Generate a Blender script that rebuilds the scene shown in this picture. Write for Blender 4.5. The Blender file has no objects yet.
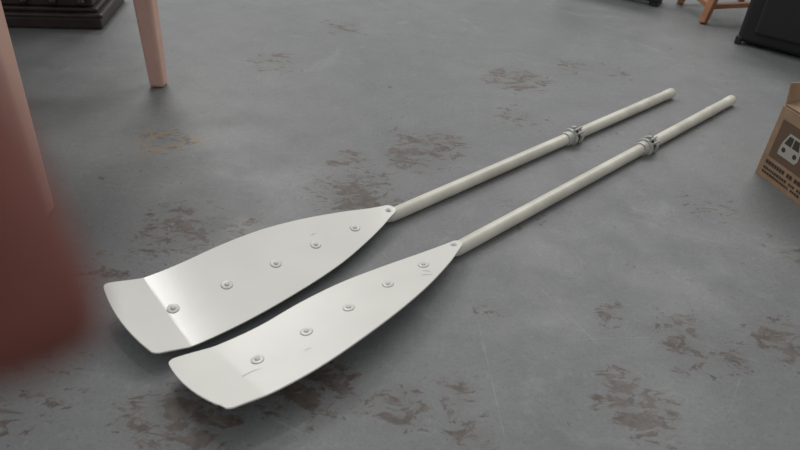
import bpy, bmesh, random
from math import *
from mathutils import Vector, Matrix
random.seed(7)
sc=bpy.context.scene
try: sc.view_settings.view_transform='Standard'
except Exception: pass
COL=bpy.context.collection
# ---------------------------------------------------------------- helpers
def mat(name,col,rough=.5,metal=0,noise=None,nscale=20,bump=0,bscale=80,spec=.5,sss=0):
    m=bpy.data.materials.new(name);m.use_nodes=True
    nt=m.node_tree;b=nt.nodes['Principled BSDF']
    b.inputs['Roughness'].default_value=rough;b.inputs['Metallic'].default_value=metal
    b.inputs['Specular IOR Level'].default_value=spec
    b.inputs['Base Color'].default_value=(*col,1)
    if sss:
        b.inputs['Subsurface Weight'].default_value=sss
        b.inputs['Subsurface Radius'].default_value=(.01,.003,.002)
        b.inputs['Subsurface Scale'].default_value=.6
    tc=nt.nodes.new('ShaderNodeTexCoord')
    if noise:
        n=nt.nodes.new('ShaderNodeTexNoise');n.inputs['Scale'].default_value=nscale;n.inputs['Detail'].default_value=6
        r=nt.nodes.new('ShaderNodeValToRGB');r.color_ramp.elements[0].position=.35;r.color_ramp.elements[1].position=.65
        r.color_ramp.elements[0].color=(*noise,1);r.color_ramp.elements[1].color=(*col,1)
        nt.links.new(tc.outputs['Object'],n.inputs['Vector']);nt.links.new(n.outputs['Fac'],r.inputs['Fac']);nt.links.new(r.outputs['Color'],b.inputs['Base Color'])
    if bump:
        n=nt.nodes.new('ShaderNodeTexNoise');n.inputs['Scale'].default_value=bscale;n.inputs['Detail'].default_value=4
        bp=nt.nodes.new('ShaderNodeBump');bp.inputs['Strength'].default_value=bump;bp.inputs['Distance'].default_value=.002
        nt.links.new(tc.outputs['Object'],n.inputs['Vector']);nt.links.new(n.outputs['Fac'],bp.inputs['Height']);nt.links.new(bp.outputs['Normal'],b.inputs['Normal'])
    return m
def empty(name,loc=(0,0,0),rot=0):
    e=bpy.data.objects.new(name,None);e.empty_display_size=.05
    e.location=loc;e.rotation_euler=(0,0,rot);COL.objects.link(e);return e
def mobj(name,bm,m,parent=None,smooth=False,bevel=0,seg=2):
    me=bpy.data.meshes.new(name);bm.to_mesh(me);bm.free()
    if smooth:
        for p in me.polygons:p.use_smooth=True
    o=bpy.data.objects.new(name,me);COL.objects.link(o)
    if m: me.materials.append(m)
    if parent:o.parent=parent
    if bevel:
        b=o.modifiers.new('b','BEVEL');b.width=bevel;b.segments=seg;b.limit_method='ANGLE'
    return o
def box(name,lo,hi,m,parent=None,bevel=.003,M=None,taper=1,seg=2):
    bm=bmesh.new();bmesh.ops.create_cube(bm,size=1)
    for v in bm.verts:
        s=taper if v.co.z<0 else 1
        v.co=Vector(((lo[0]+hi[0])/2+v.co.x*s*(hi[0]-lo[0]),(lo[1]+hi[1])/2+v.co.y*s*(hi[1]-lo[1]),(lo[2]+hi[2])/2+v.co.z*(hi[2]-lo[2])))
        if M: v.co=M@v.co
    return mobj(name,bm,m,parent,bevel=bevel,seg=seg)
def lathe(name,prof,m,parent=None,M=Matrix(),n=32,cap=True,smooth=True):
    bm=bmesh.new();rings=[]
    for x,r in prof:
        rings.append([bm.verts.new(M@Vector((x,r*cos(2*pi*i/n),r*sin(2*pi*i/n)))) for i in range(n)])
    for a,b in zip(rings,rings[1:]):
        for i in range(n):
            bm.faces.new((a[i],a[(i+1)%n],b[(i+1)%n],b[i]))
    if cap:
        bm.faces.new(list(reversed(rings[0])));bm.faces.new(rings[-1])
    bmesh.ops.recalc_face_normals(bm,faces=bm.faces)
    o=mobj(name,bm,m,parent,smooth=smooth)
    if smooth:
        e=o.modifiers.new('e','EDGE_SPLIT');e.split_angle=radians(40)
    return o
def interp(tab,u):
    if u<=tab[0][0]:return tab[0][1]
    if u>=tab[-1][0]:return tab[-1][1]
    for i in range(len(tab)-1):
        if tab[i][0]<=u<=tab[i+1][0]:
            x0,y0=tab[i];x1,y1=tab[i+1];h=x1-x0;t=(u-x0)/h
            m0=(y1-tab[i-1][1])/(x1-tab[i-1][0]) if i>0 else (y1-y0)/h
            m1=(tab[i+2][1]-y0)/(tab[i+2][0]-x0) if i+2<len(tab) else (y1-y0)/h
            return (2*t**3-3*t*t+1)*y0+(t**3-2*t*t+t)*h*m0+(-2*t**3+3*t*t)*y1+(t**3-t*t)*h*m1
# ---------------------------------------------------------------- floor
def floor_mat():
    m=bpy.data.materials.new('concrete');m.use_nodes=True;nt=m.node_tree;N=nt.nodes;L=nt.links
    b=N['Principled BSDF'];geo=N.new('ShaderNodeNewGeometry');P=geo.outputs['Position']
    def noise(s,d=6,r=.55,dist=0):
        n=N.new('ShaderNodeTexNoise');n.inputs['Scale'].default_value=s;n.inputs['Detail'].default_value=d
        n.inputs['Roughness'].default_value=r;n.inputs['Distortion'].default_value=dist;L.new(P,n.inputs['Vector']);return n.outputs['Fac']
    def mr(v,a,b_,c=0,d=1,smooth=True):
        n=N.new('ShaderNodeMapRange');n.interpolation_type='SMOOTHSTEP' if smooth else 'LINEAR'
        for i,x in zip(('From Min','From Max','To Min','To Max'),(a,b_,c,d)):n.inputs[i].default_value=x
        L.new(v,n.inputs['Value']);return n.outputs['Result']
    def ma(op,a,b_):
        n=N.new('ShaderNodeMath');n.operation=op
        for i,x in enumerate((a,b_)):
            if isinstance(x,(int,float)):n.inputs[i].default_value=x
            else:L.new(x,n.inputs[i])
        return n.outputs[0]
    def mix(f,a,b_,bt='MIX'):
        n=N.new('ShaderNodeMix');n.data_type='RGBA';n.blend_type=bt
        if isinstance(f,(int,float)):n.inputs[0].default_value=f
        else:L.new(f,n.inputs[0])
        for i,x in ((6,a),(7,b_)):
            if isinstance(x,tuple):n.inputs[i].default_value=(*x,1)
            else:L.new(x,n.inputs[i])
        return n.outputs[2]
    c=mix(mr(noise(1.3,5,.6),.3,.7),(.156,.162,.162),(.190,.196,.196))
    c=mix(mr(noise(9,8,.65),.35,.7,0,.5),c,(.140,.144,.144))
    c=mix(mr(noise(60,4,.7),.5,.8,0,.5),c,(.26,.265,.262))
    c=mix(mr(noise(150,3,.7),.5,.72,0,.55),c,(.10,.10,.098))
    c=mix(mr(noise(4.2,10,.7,1.5),.56,.70,0,.40),c,(.255,.262,.262))
    rnd=random.Random(3);SC=[]
    for i in range(26):
        SC.append((rnd.uniform(-.7,1.2),rnd.uniform(.6,2.8),rnd.uniform(0,pi),rnd.uniform(.03,.16),rnd.uniform(.0005,.0011),rnd.uniform(.12,.35)))
    SC.append((.18,.84,radians(96),.20,.0010,.35));SC.append((.35,1.0,radians(-60),.16,.0009,.3));SC.append((-.12,2.1,radians(150),.2,.0012,.35))
    tt=None
    for x,y,an,hl,hw,s in SC:
        mp=N.new('ShaderNodeMapping');mp.vector_type='TEXTURE';mp.inputs['Location'].default_value=(x,y,0);mp.inputs['Rotation'].default_value=(0,0,an);L.new(P,mp.inputs[0])
        sp=N.new('ShaderNodeSeparateXYZ');L.new(mp.outputs[0],sp.inputs[0])
        v=ma('MULTIPLY',mr(ma('ABSOLUTE',sp.outputs[0],0),hl*.6,hl,s,0),mr(ma('ABSOLUTE',sp.outputs[1],0),hw*.5,hw*1.6,1,0))
        tt=v if tt is None else ma('MAXIMUM',tt,v)
    c=mix(ma('MULTIPLY',tt,mr(noise(13,4),.4,.6)),c,(.33,.33,.32))
    S=[(-.66,1.60,.10,.5),(-.48,1.19,.14,.85),(-.36,1.18,.09,.7),(-.11,1.40,.13,1.0),(-.15,1.56,.08,.7),(.01,1.60,.10,1.0),(.07,1.68,.14,.8),
       (.37,2.20,.13,.9),(.59,2.35,.10,.5),(.44,.76,.08,1.15),(.42,.82,.05,1.1),(.57,.92,.08,.6),(.02,.74,.06,1),(-.33,.67,.12,.95),(-.14,.77,.11,1),
       (.78,.96,.10,.9),(.14,.68,.06,.8),(.44,1.01,.05,.6),(.58,.99,.06,.8),(.74,2.35,.10,.4),(-.49,2.20,.12,.6),(.19,1.0,.04,.5),
       (.12,.78,.05,.7),(-.28,2.61,.12,.6),(.65,.90,.06,.7),(.74,.94,.06,.7),(.95,1.25,.12,.5),(-.62,.72,.14,.6),(.35,1.9,.12,.5),(-.6,1.02,.1,.5),(.8,1.45,.1,.45),(.30,1.35,.08,.4)]
    tot=None
    for x,y,r,s in S:
        d=N.new('ShaderNodeVectorMath');d.operation='DISTANCE';L.new(P,d.inputs[0]);d.inputs[1].default_value=(x,y,0)
        v=mr(d.outputs['Value'],r*.15,r*1.35,s,0)
        tot=v if tot is None else ma('MAXIMUM',tot,v)
    mpn=N.new('ShaderNodeTexNoise');mpn.inputs['Scale'].default_value=24;mpn.inputs['Detail'].default_value=12;mpn.inputs['Roughness'].default_value=.76;mpn.inputs['Distortion'].default_value=.7
    st_=N.new('ShaderNodeMapping');st_.inputs['Rotation'].default_value=(0,0,-.7);st_.inputs['Scale'].default_value=(.75,1.3,1);L.new(P,st_.inputs[0]);L.new(st_.outputs[0],mpn.inputs['Vector'])
    sn=ma('ADD',mpn.outputs['Fac'],ma('MULTIPLY',tot,.14))
    sm=ma('MULTIPLY',mr(sn,.602,.630),mr(tot,0,.25))
    fl=ma('MULTIPLY',mr(noise(38,10,.76,.5),.615,.645,0,.9),mr(noise(1.9,3),.38,.56))
    sm=ma('MAXIMUM',sm,fl)
    sc_=mix(mr(noise(50,4),.35,.65),(.052,.038,.031),(.125,.090,.070))
    c=mix(ma('MULTIPLY',sm,.88),c,sc_)
    c=mix(mr(tot,.1,.9,0,.25),c,(.11,.10,.092))
    d=N.new('ShaderNodeVectorMath');d.operation='DISTANCE';L.new(P,d.inputs[0]);d.inputs[1].default_value=(-.66,1.60,0)
    oc=ma('MULTIPLY',mr(d.outputs['Value'],.03,.13,1,0),mr(noise(18,8,.7,.6),.5,.58,0,.8))
    c=mix(oc,c,(.27,.18,.08))
    L.new(c,b.inputs['Base Color'])
    L.new(mr(noise(5,6),.3,.7,.42,.6),b.inputs['Roughness'])
    b.inputs['Specular IOR Level'].default_value=.45
    bp=N.new('ShaderNodeBump');bp.inputs['Strength'].default_value=.3;bp.inputs['Distance'].default_value=.003
    L.new(noise(45,8,.65),bp.inputs['Height']);L.new(bp.outputs['Normal'],b.inputs['Normal'])
    return m
bm=bmesh.new()
vs=[bm.verts.new(p) for p in ((-6,-4,0),(6,-4,0),(6,8,0),(-6,8,0))];bm.faces.new(vs)
mobj('floor',bm,floor_mat())
# ---------------------------------------------------------------- oars
M_blade=mat('painted_white_blade',(.77,.76,.71),.20,noise=(.73,.72,.67),nscale=9,bump=.06,bscale=18)
M_shaft=mat('painted_white_shaft',(.66,.635,.55),.38,noise=(.54,.515,.44),nscale=14)
M_collar=mat('collar_plastic',(.58,.57,.53),.45,noise=(.36,.36,.33),nscale=60)
M_wash=mat('washer',(.70,.70,.67),.35,.0,noise=(.62,.62,.59),nscale=120)
M_rim=mat('washer_rim',(.26,.26,.25),.5)
M_dark=mat('dark_gap',(.07,.07,.065),.7)
M_scr=mat('scratch_grey',(.22,.22,.21),.7)
M_steel=mat('rivet_steel',(.42,.42,.42),.3,.8)
M_riv=mat('rivet_dull',(.50,.50,.48),.45,.2)
def oar(name,J,T,dC,phi,up,lo,rv,tipbend,scr,ut,skew):
    J=Vector(J);T=Vector(T);a=T-J;a.z=0;Ltot=a.length;yaw=atan2(a.y,a.x)
    root=empty(name,(J.x,J.y,0),yaw)
    ph=radians(phi);ZB=J.z
    def surf(u,v,dz=0):
        z=ZB-v*sin(ph)+dz+.25*v*v*(1 if u<-.1 else max(0,-u/.1))
        if u<-.555: z+=(-.555-u)*tan(radians(tipbend))
        return Vector((u,-v*cos(ph),z))
    bm=bmesh.new();NU=140;NV=18;g=[]
    for i in range(NU+1):
        s=i/NU
        s=s*s*(3-2*s)*.6+s*.4
        u=ut+(0.016-ut)*s
        vu=interp(up,u);vl=interp(lo,u)
        mid=(vu+vl)/2;hw=(vl-vu)/2
        d=u-ut;Rr=.016
        if d<Rr: hw-= Rr*(1-sqrt(max(0,1-((Rr-d)/Rr)**2)))*.8
        d2=.016-u
        if d2<.014: hw*=sqrt(max(.02,1-((.014-d2)/.014)**2))
        row=[]
        for j in range(NV+1):
            q=-1+2*j/NV
            w=max(0,1-d/.12)
            uu=u-(.010*(1-q*q)-skew*q)*w
            row.append(bm.verts.new(surf(uu,mid+hw*q)))
        g.append(row)
    for i in range(NU):
        for j in range(NV):
            bm.faces.new((g[i][j],g[i+1][j],g[i+1][j+1],g[i][j+1]))
    bmesh.ops.recalc_face_normals(bm,faces=bm.faces)
    if sum(f.normal.z for f in bm.faces)<0: bmesh.ops.reverse_faces(bm,faces=bm.faces)
    o=mobj('blade',bm,M_blade,root,smooth=True)
    s=o.modifiers.new('s','SOLIDIFY');s.thickness=.0028;s.offset=-1
    e=o.modifiers.new('e','EDGE_SPLIT');e.split_angle=radians(50)
    for k,(u,v) in enumerate(rv):
        p=surf(u,v)
        wv=Vector((0,-cos(ph),-sin(ph)));n=Vector((1,0,0)).cross(wv);n=n if n.z>0 else -n
        Mx=Matrix.Translation(p)@n.to_track_quat('X','Z').to_matrix().to_4x4()
        sz=1 if k<len(rv)-1 else .6
        lathe('washer_rim_%d'%(k+1),[(.0001,.0116*sz),(.0005,.0116*sz)],M_rim,root,Mx,28)
        lathe('washer_%d'%(k+1),[(.0004,.0108*sz),(.0014,.0108*sz),(.0016,.0100*sz)],M_wash,root,Mx,28)
        lathe('rivet_seat_%d'%(k+1),[(.0016,.0048),(.0018,.0048)],M_rim,root,Mx,20)
        lathe('rivet_%d'%(k+1),[(.0017,.0041),(.0026,.0038),(.0032,.0024),(.0034,.0008)],M_riv,root,Mx,20)
    def tube(nm,pts,m):
        n=28;bm=bmesh.new();rings=[]
        for (u,v,z,ry,rz) in pts:
            rings.append([bm.verts.new((u,-v+ry*cos(2*pi*i/n),z+rz*sin(2*pi*i/n))) for i in range(n)])
        for A,B in zip(rings,rings[1:]):
            for i in range(n): bm.faces.new((A[i],A[(i+1)%n],B[(i+1)%n],B[i]))
        bm.faces.new(rings[0]);bm.faces.new(rings[-1])
        bmesh.ops.recalc_face_normals(bm,faces=bm.faces)
        oo=mobj(nm,bm,m,root,smooth=True);e=oo.modifiers.new('e','EDGE_SPLIT');e.split_angle=radians(45)
    r=.0165
    pts=[]
    u0,v0=rv[0]
    for t in [0,.02,.1,.3,.5,.7,.85,.97]:
        u=(u0-.02)*(1-t);v=v0*(1-t)
        zz=surf(u,v).z-.003
        rz=(min(.0125,zz/2-.0005));pts.append((u,v,zz-rz-.0004,.013,rz))
    pts.append((.008,0,.0163,.0158,.0158));pts.append((.03,0,r,r,r))
    pts.append((Ltot*.5,0,r,r,r));pts.append((Ltot-.17,0,r+.001,r,r))
    tube('shaft',pts,M_shaft)
    zt=r+.001
    Mg=Matrix.Translation((0,0,zt))
    lathe('grip',[(Ltot-.17,.0168),(Ltot-.165,.0176),(Ltot-.155,.0176),(Ltot-.15,.0166),(Ltot-.06,.0160),(Ltot-.045,.0160),(Ltot-.040,.0172),(Ltot-.004,.0170),(Ltot,.0145),(Ltot+.001,.004)],M_shaft,root,Mg,28)
    Mc=Matrix.Translation((dC,0,r))
    lathe('collar_sleeve',[(-.034,.0168),(-.034,.0200),(-.030,.0208),(-.014,.0208),(-.013,.0255),(-.008,.0268),(-.004,.0255),(-.003,.0210),(.012,.0210),(.013,.0262),(.018,.0275),(.022,.0262),(.023,.0205),(.036,.0200),(.036,.0168)],M_collar,root,Mc,32,cap=False)
    lathe('collar_gap',[(-.002,.0216),(.011,.0216)],M_dark,root,Mc,32,cap=False)
    ang=radians(35)
    Mr=Mc@Matrix.Rotation(ang,4,'X')
    box('clamp_ear_1',(-.012,.004,.020),(.020,.0095,.036),M_collar,root,.002,Mr)
    box('clamp_ear_2',(-.012,-.0095,.020),(.020,-.004,.036),M_collar,root,.002,Mr)
    Mb=Mr@Matrix.Translation((.004,0,.029))@Matrix.Rotation(pi/2,4,'Z')
    lathe('clamp_bolt',[(-.017,.001),(-.017,.0055),(-.0105,.0055),(-.0105,.003),(.0105,.003),(.0105,.0055),(.015,.0055),(.015,.001)],M_steel,root,Mb,12,smooth=False)
    for (u,v,ln,an) in scr:
        p=surf(u,v,.0004);wv=Vector((0,-cos(ph),-sin(ph)))
        bm=bmesh.new();d=Vector((cos(an),0,0))+wv*sin(an);q=Vector((-sin(an),0,0))+wv*cos(an)
        K=6;prev=None
        for i in range(K+1):
            t=i/K;w=.0005*sin(pi*(.08+.84*t));c=p+d*ln*(t-.5)+q*(.0015*sin(t*7))
            A=bm.verts.new(c+q*w);B=bm.verts.new(c-q*w)
            if prev:bm.faces.new((prev[0],A,B,prev[1]))
            prev=(A,B)
        mobj('scratch',bm,M_scr,root)
    return root
oar('oar',(-.028,1.279,.036),(.895,2.139,.02),.705,9,
 [(-.64,-.096),(-.60,-.090),(-.54,-.083),(-.478,-.083),(-.383,-.089),(-.287,-.087),(-.196,-.073),(-.104,-.049),(-.035,-.026),(.016,-.013)],
 [(-.64,.101),(-.60,.105),(-.537,.113),(-.434,.113),(-.313,.102),(-.203,.084),(-.117,.060),(-.057,.039),(.0,.016),(.016,.013)],
 [(-.539,.014),(-.427,.013),(-.315,.013),(-.213,.009),(-.107,.009),(-.002,0)],12,[(-.2,-.02,.014,.2)],-.622,.004)
oar('oar.001',(.123,1.164,.036),(1.092,2.115,.02),.808,-9,
 [(-.65,-.080),(-.60,-.073),(-.54,-.060),(-.466,-.055),(-.368,-.062),(-.273,-.060),(-.178,-.046),(-.079,-.026),(.0,-.012),(.016,-.012)],
 [(-.65,.099),(-.60,.106),(-.531,.116),(-.453,.119),(-.358,.111),(-.248,.095),(-.15,.073),(-.061,.044),(0,.018),(.016,.013)],
 [(-.517,.025),(-.412,.022),(-.312,.019),(-.207,.013),(-.107,.012),(-.004,0)],6,[(-.55,.045,.055,.15),(-.44,.065,.016,.4),(-.13,.045,.025,.9),(-.12,.035,.02,1.3)],-.628,.008)
# ---------------------------------------------------------------- table
M_peach=mat('peach_painted_wood',(.62,.40,.325),.5,noise=(.56,.35,.28),nscale=8)
tb=empty('table',(0,0,0))
x0,x1,y0,y1=-1.50,-.80,1.22,1.95
k=0
for X in (x0,x1):
    for Y in (y0,y1):
        dx=-.022 if Y==y0 else 0
        k+=1;box('leg_%d'%k,(X+dx-.036,Y-.036,0),(X+dx+.036,Y+.036,.68),M_peach,tb,.012,taper=.66,seg=4)
box('apron_1',(x0,y0-.012,.60),(x1,y0+.012,.69),M_peach,tb)
box('apron_2',(x0,y1-.012,.60),(x1,y1+.012,.69),M_peach,tb)
box('apron_3',(x0-.012,y0,.60),(x0+.012,y1,.69),M_peach,tb)
box('apron_4',(x1-.020,y0,.60),(x1+.005,y1,.69),M_peach,tb)
box('table_top',(x0-.08,y0-.06,.69),(x1+.06,y1+.06,.72),M_peach,tb,.01)
# ---------------------------------------------------------------- dark cabinet
M_dw=mat('dark_walnut',(.045,.030,.025),.35,noise=(.022,.015,.012),nscale=12)
cab=empty('wooden_cabinet',(-1.165,2.40,0),radians(8))
W,Dp=.95,.36
def slab(n,z0,z1,o,b=.006): return box(n,(-W-o,-o,z0),(o,Dp+o,z1),M_dw,cab,b)
slab('plinth',0,.045,0,.008);slab('plinth_bead',.045,.062,.012,.007);slab('plinth_step',.062,.078,-.008,.005)
slab('carcass',.078,.86,-.025);slab('cornice',.86,.90,.012,.01);slab('cabinet_top',.90,.92,.03,.008)
for i in range(2):
    a=-W+.05+i*.45
    box('door_panel_%d'%(i+1),(a,.012,.13),(a+.40,.03,.80),M_dw,cab,.008)
    box('door_field_%d'%(i+1),(a+.06,.002,.19),(a+.34,.02,.74),M_dw,cab,.008)
    lathe('knob_%d'%(i+1),[(-.03,.004),(-.028,.010),(-.02,.012),(-.012,.006),(.004,.006)],M_steel,cab,Matrix.Translation((-W/2+(-.04 if i==0 else .04),.0,.46))@Matrix.Rotation(pi/2,4,'Z'),16)
for i in range(9):
    lathe('carved_bead_%d'%i,[(-.012,.002),(-.01,.010),(0,.014),(.01,.010),(.012,.002)],M_dw,cab,Matrix.Translation((-.06-i*.1,.012,.10))@Matrix.Rotation(pi/2,4,'Y'),12)
# ---------------------------------------------------------------- black suitcase (top right)
M_blk=mat('black_fabric',(.012,.012,.014),.6,bump=.4,bscale=300)
M_blk2=mat('black_plastic',(.018,.018,.020),.45)
su=empty('black_suitcase',(1.345,2.755,0),atan2(-.151,.202))
box('shell',(0,0,.012),(.62,.26,.44),M_blk,su,.02,seg=4)
for i,x in enumerate((.0,.60)):
    for j,y in enumerate((.0,.24)):
        box('corner_guard_%d'%(i*2+j),(x-.003,y-.003,0),(x+.023,y+.023,.035),M_blk2,su,.006)
box('zip_band',(-.004,.118,.03),(.624,.142,.444),M_blk2,su,.004)
box('front_pocket',(.06,-.02,.06),(.56,.01,.36),M_blk,su,.012,seg=3)
box('handle_post_1',(.22,.12,.43),(.24,.14,.475),M_blk2,su);box('handle_post_2',(.38,.12,.43),(.40,.14,.475),M_blk2,su);box('handle_grip',(.21,.115,.465),(.41,.145,.485),M_blk2,su,.008)
# ---------------------------------------------------------------- wooden stool
M_or=mat('orange_wood',(.42,.20,.09),.45,noise=(.32,.14,.06),nscale=10)
st=empty('wooden_stool',(1.52,3.22,0),radians(20))
def bar(nm,a,b,w,m,par,bev=.004):
    a=Vector(a);b=Vector(b);d=b-a;Mx=Matrix.Translation((a+b)/2)@d.to_track_quat('Z','X').to_matrix().to_4x4()
    return box(nm,(-w/2,-w/2,-d.length/2),(w/2,w/2,d.length/2),m,par,bev,Mx)
F4=[(-.29,-.13),(.17,-.13),(.17,.15),(-.20,.15)];T4=[(-.16,-.09),(.12,-.09),(.12,.10),(-.13,.10)]
for i in range(4):
    bar('stool_leg_%d'%(i+1),(*F4[i],.004),(*T4[i],.46),.032,M_or,st)
for i in range(4):
    a=Vector((*F4[i],0)).lerp(Vector((*T4[i],.46)),.16);b=Vector((*F4[(i+1)%4],0)).lerp(Vector((*T4[(i+1)%4],.46)),.16)
    bar('stretcher_%d'%(i+1),a,b,.022,M_or,st)
box('seat',(-.20,-.13,.455),(.16,.14,.485),M_or,st,.012)
M_dk=mat('dark_charcoal_paint',(.02,.02,.022),.5)
ch=empty('storage_trunk',(.715,3.44,0),radians(-30))
box('trunk_body',(0,0,.02),(.50,.12,.22),M_dk,ch,.01);box('trunk_lid',(-.01,-.01,.22),(.51,.13,.26),M_dk,ch,.012)
for i,(x,y) in enumerate(((.03,.03),(.47,.03),(.47,.09),(.03,.09))): box('trunk_foot_%d'%i,(x-.02,y-.02,0),(x+.02,y+.02,.025),M_dk,ch)
box('trunk_latch',(.22,-.018,.18),(.28,-.005,.24),M_steel,ch)
# ---------------------------------------------------------------- cardboard box
M_cb=mat('cardboard',(.34,.225,.14),.8,noise=(.28,.18,.11),nscale=25)
M_prd=mat('print_black',(.045,.037,.03),.7)
M_prw=mat('print_white',(.38,.36,.32),.7)
M_pro=mat('print_brown',(.13,.08,.05),.7)
cbx=empty('cardboard_box',(.992,1.652,0),atan2(.277,.961))
Wb,Lb,Hb=.26,.34,.205;th=.005
box('side_left',(0,-Lb,0),(th,0,Hb),M_cb,cbx,.001);box('side_right',(Wb-th,-Lb,0),(Wb,0,Hb),M_cb,cbx,.001)
box('side_back',(th,-th,0),(Wb-th,0,Hb),M_cb,cbx,.001);box('side_front',(th,-Lb,0),(Wb-th,-Lb+th,Hb),M_cb,cbx,.001)
box('bottom',(th,-Lb+th,0.0),(Wb-th,-th,th),M_cb,cbx,.001)
def flap(nm,org,axis,ang,lo,hi):
    box(nm,lo,hi,M_cb,cbx,.001,Matrix.Translation(org)@Matrix.Rotation(ang,4,axis))
flap('flap_back',(th,0,Hb),'X',radians(-12),(0,-th,0),(Wb-2*th,0,.06))
flap('flap_left',(th,0,Hb),'Y',radians(78),(-th,-Lb,0),(0,-.004,.10))
flap('flap_right',(Wb,0,Hb),'Y',radians(25),(-th,-Lb,0),(0,-.004,.10))
flap('flap_front',(th,-Lb,Hb),'X',radians(60),(0,0,0),(Wb-2*th,th,.10))
def pr(nm,y0_,y1_,z0_,z1_,m,d=.0006,sk=0):
    bm=bmesh.new()
    ps=[bm.verts.new((-d,-y,z)) for y,z in ((y0_,z0_),(y1_,z0_+sk),(y1_,z1_+sk),(y0_,z1_))]
    bm.faces.new(ps);mobj(nm,bm,m,cbx)
def blobp(nm,pts,m,d):
    bm=bmesh.new();bm.faces.new([bm.verts.new((-d,-y,z)) for y,z in pts]);mobj(nm,bm,m,cbx)
pr('print_panel',.02,.32,.065,.175,M_pro)
def van(y,z,s):
    blobp('print_van',[(y,z),(y+.9*s,z),(y+s,z+.15*s),(y+.98*s,z+.5*s),(y+.8*s,z+.95*s),(y+.2*s,z+.95*s),(y+.02*s,z+.5*s),(y-.02*s,z+.15*s)],M_prw,.0010)
    blobp('print_windscreen',[(y+.12*s,z+.5*s),(y+.46*s,z+.5*s),(y+.46*s,z+.85*s),(y+.24*s,z+.85*s)],M_prd,.0014)
    blobp('print_windscreen_b',[(y+.52*s,z+.5*s),(y+.88*s,z+.5*s),(y+.76*s,z+.85*s),(y+.52*s,z+.85*s)],M_prd,.0014)
    for c in (.2,.78):
        blobp('print_lamp',[(y+c*s+.1*s*cos(q*pi/5),z+.26*s+.1*s*sin(q*pi/5)) for q in range(10)],M_prd,.0014)
van(.045,.085,.070);van(.15,.085,.070);van(.245,.085,.065)
for row,(z,h) in enumerate(((.044,.011),(.028,.007),(.016,.007))):
    y=.02
    while y<.31:
        w=random.uniform(.003,.008) if row else random.uniform(.006,.011)
        pr('print_letter',y,y+w,z,z+h,M_prd,.0012);y+=w+(.003 if random.random()<.8 else .010)
# ---------------------------------------------------------------- camera
f=660.;t=radians(35.3);r=radians(-4)
CP=Vector((0,0,.9));R=Vector((1,0,0));Fw=Vector((0,cos(t),-sin(t)));D=Vector((0,-sin(t),-cos(t)))
Xc=R*cos(r)+D*sin(r);Dn=-R*sin(r)+D*cos(r)
cam=bpy.data.cameras.new('camera');co=bpy.data.objects.new('camera',cam);COL.objects.link(co)
Up=-Dn;Bk=-Fw
co.matrix_world=Matrix(((Xc.x,Up.x,Bk.x,CP.x),(Xc.y,Up.y,Bk.y,CP.y),(Xc.z,Up.z,Bk.z,CP.z),(0,0,0,1)))
cam.sensor_width=36;cam.lens=36*f/800;cam.clip_start=.005
cam.dof.use_dof=True;cam.dof.focus_distance=1.7;cam.dof.aperture_fstop=5.6
sc.camera=co
# ---------------------------------------------------------------- photographer's hand at the lens
M_skin=mat('skin',(.185,.060,.045),.7,noise=(.15,.047,.035),nscale=60,bump=.3,bscale=400,spec=.3,sss=.1)
M_slv=mat('sleeve_cloth',(.05,.06,.09),.9,bump=.4,bscale=500)
hand=empty('hand',CP)
def c2w(p): return Xc*p[0]+Dn*p[1]+Fw*p[2]
def skin(nm,chains,m,par,sub=2):
    me=bpy.data.meshes.new(nm);vs=[];es=[];rs=[]
    for ch_ in chains:
        prev=None
        for p in ch_:
            if isinstance(p,int): prev=p;continue
            vs.append(c2w(p[:3]));rs.append(p[3]);i=len(vs)-1
            if prev is not None:es.append((prev,i))
            prev=i
    me.from_pydata(vs,es,[]);o=bpy.data.objects.new(nm,me);COL.objects.link(o);o.parent=par
    md=o.modifiers.new('skin','SKIN');md.use_smooth_shade=True
    for i,rr in enumerate(rs):
        me.skin_vertices[0].data[i].radius=(rr,rr);me.skin_vertices[0].data[i].use_root=(i==0)
    s=o.modifiers.new('sub','SUBSURF');s.levels=sub;s.render_levels=sub
    me.materials.append(m);return o
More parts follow.
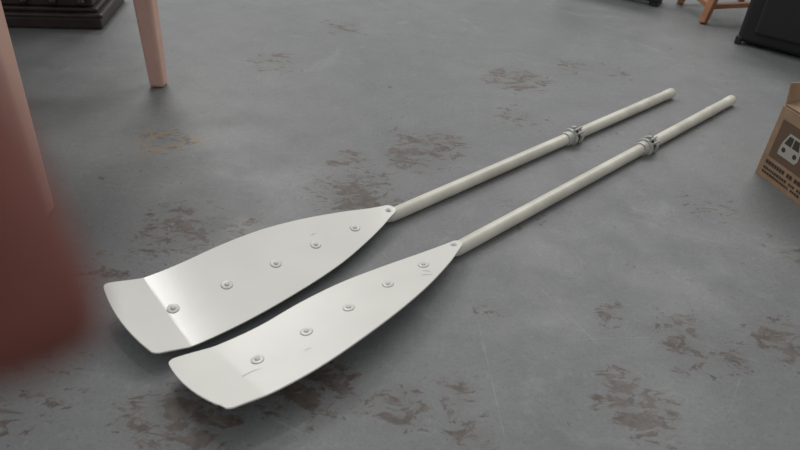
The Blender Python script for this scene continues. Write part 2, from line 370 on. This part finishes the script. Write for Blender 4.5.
skin('palm',[[(-.098,-.030,-.050,.020),(-.090,-.042,-.02,.020),(-.070,-.058,.030,.0125)],
 [0,(-.097,-.048,-.012,.018),(-.088,-.064,.030,.0125)],
 [0,(-.106,-.045,-.012,.017),(-.104,-.060,.028,.0120)],
 [0,(-.114,-.040,-.014,.015),(-.119,-.052,.022,.0110)],
 [0,(-.110,-.015,-.085,.022),(-.135,.02,-.17,.030),(-.165,.06,-.29,.038)]],M_skin,hand)
F_={'index_finger':[(-.070,-.058,.030,.0115),(-.0580,-.032,.057,.0100),(-.0462,-.008,.065,.0094),(-.0374,.0100,.064,.0090),(-.0356,.0153,.0635,.0078)],
'middle_finger':[(-.088,-.064,.030,.0115),(-.085,-.036,.066,.0100),(-.078,-.008,.072,.0092),(-.070,.014,.066,.0084),(-.069,.018,.064,.0060)],
'ring_finger':[(-.104,-.060,.028,.0110),(-.104,-.034,.060,.0096),(-.100,-.010,.063,.0088),(-.092,.010,.056,.0080),(-.091,.014,.054,.0058)],
'little_finger':[(-.119,-.052,.022,.0100),(-.123,-.032,.046,.0086),(-.119,-.012,.047,.0078),(-.111,.004,.042,.0070),(-.110,.007,.041,.0050)],
'thumb':[(-.092,-.026,-.030,.0150),(-.078,-.010,-.008,.0120),(-.066,.002,.016,.0105),(-.062,.012,.036,.0090),(-.062,.014,.040,.0065)]}
for kx,ch_ in F_.items(): skin(kx,[ch_],M_skin,hand)
skin('sleeve',[[(-.113,-.010,-.10,.031),(-.135,.02,-.17,.040),(-.170,.065,-.30,.050)]],M_slv,hand)
# ---------------------------------------------------------------- light
w=bpy.data.worlds.new('w');sc.world=w;w.use_nodes=True
w.node_tree.nodes['Background'].inputs[0].default_value=(.97,.985,1,1);w.node_tree.nodes['Background'].inputs[1].default_value=.45
def area(nm,loc,tgt,sx,sy,e,c):
    l=bpy.data.lights.new(nm,'AREA');l.shape='RECTANGLE';l.size=sx;l.size_y=sy;l.energy=e;l.color=c
    o=bpy.data.objects.new(nm,l);COL.objects.link(o);o.location=loc
    o.rotation_euler=(Vector(tgt)-Vector(loc)).to_track_quat('-Z','Y').to_euler()
area('window_light',(-1.08,2.66,3.0),(-.3,1.0,0),.26,.24,9,(1,.99,.97))
area('skylight_1',(-1.6,4.4,3.0),(0,1.3,0),1.6,1.1,62,(1,.985,.96))
area('skylight_2',(1.8,4.5,3.2),(.3,1.5,0),2.5,1.2,66,(1,.985,.96))
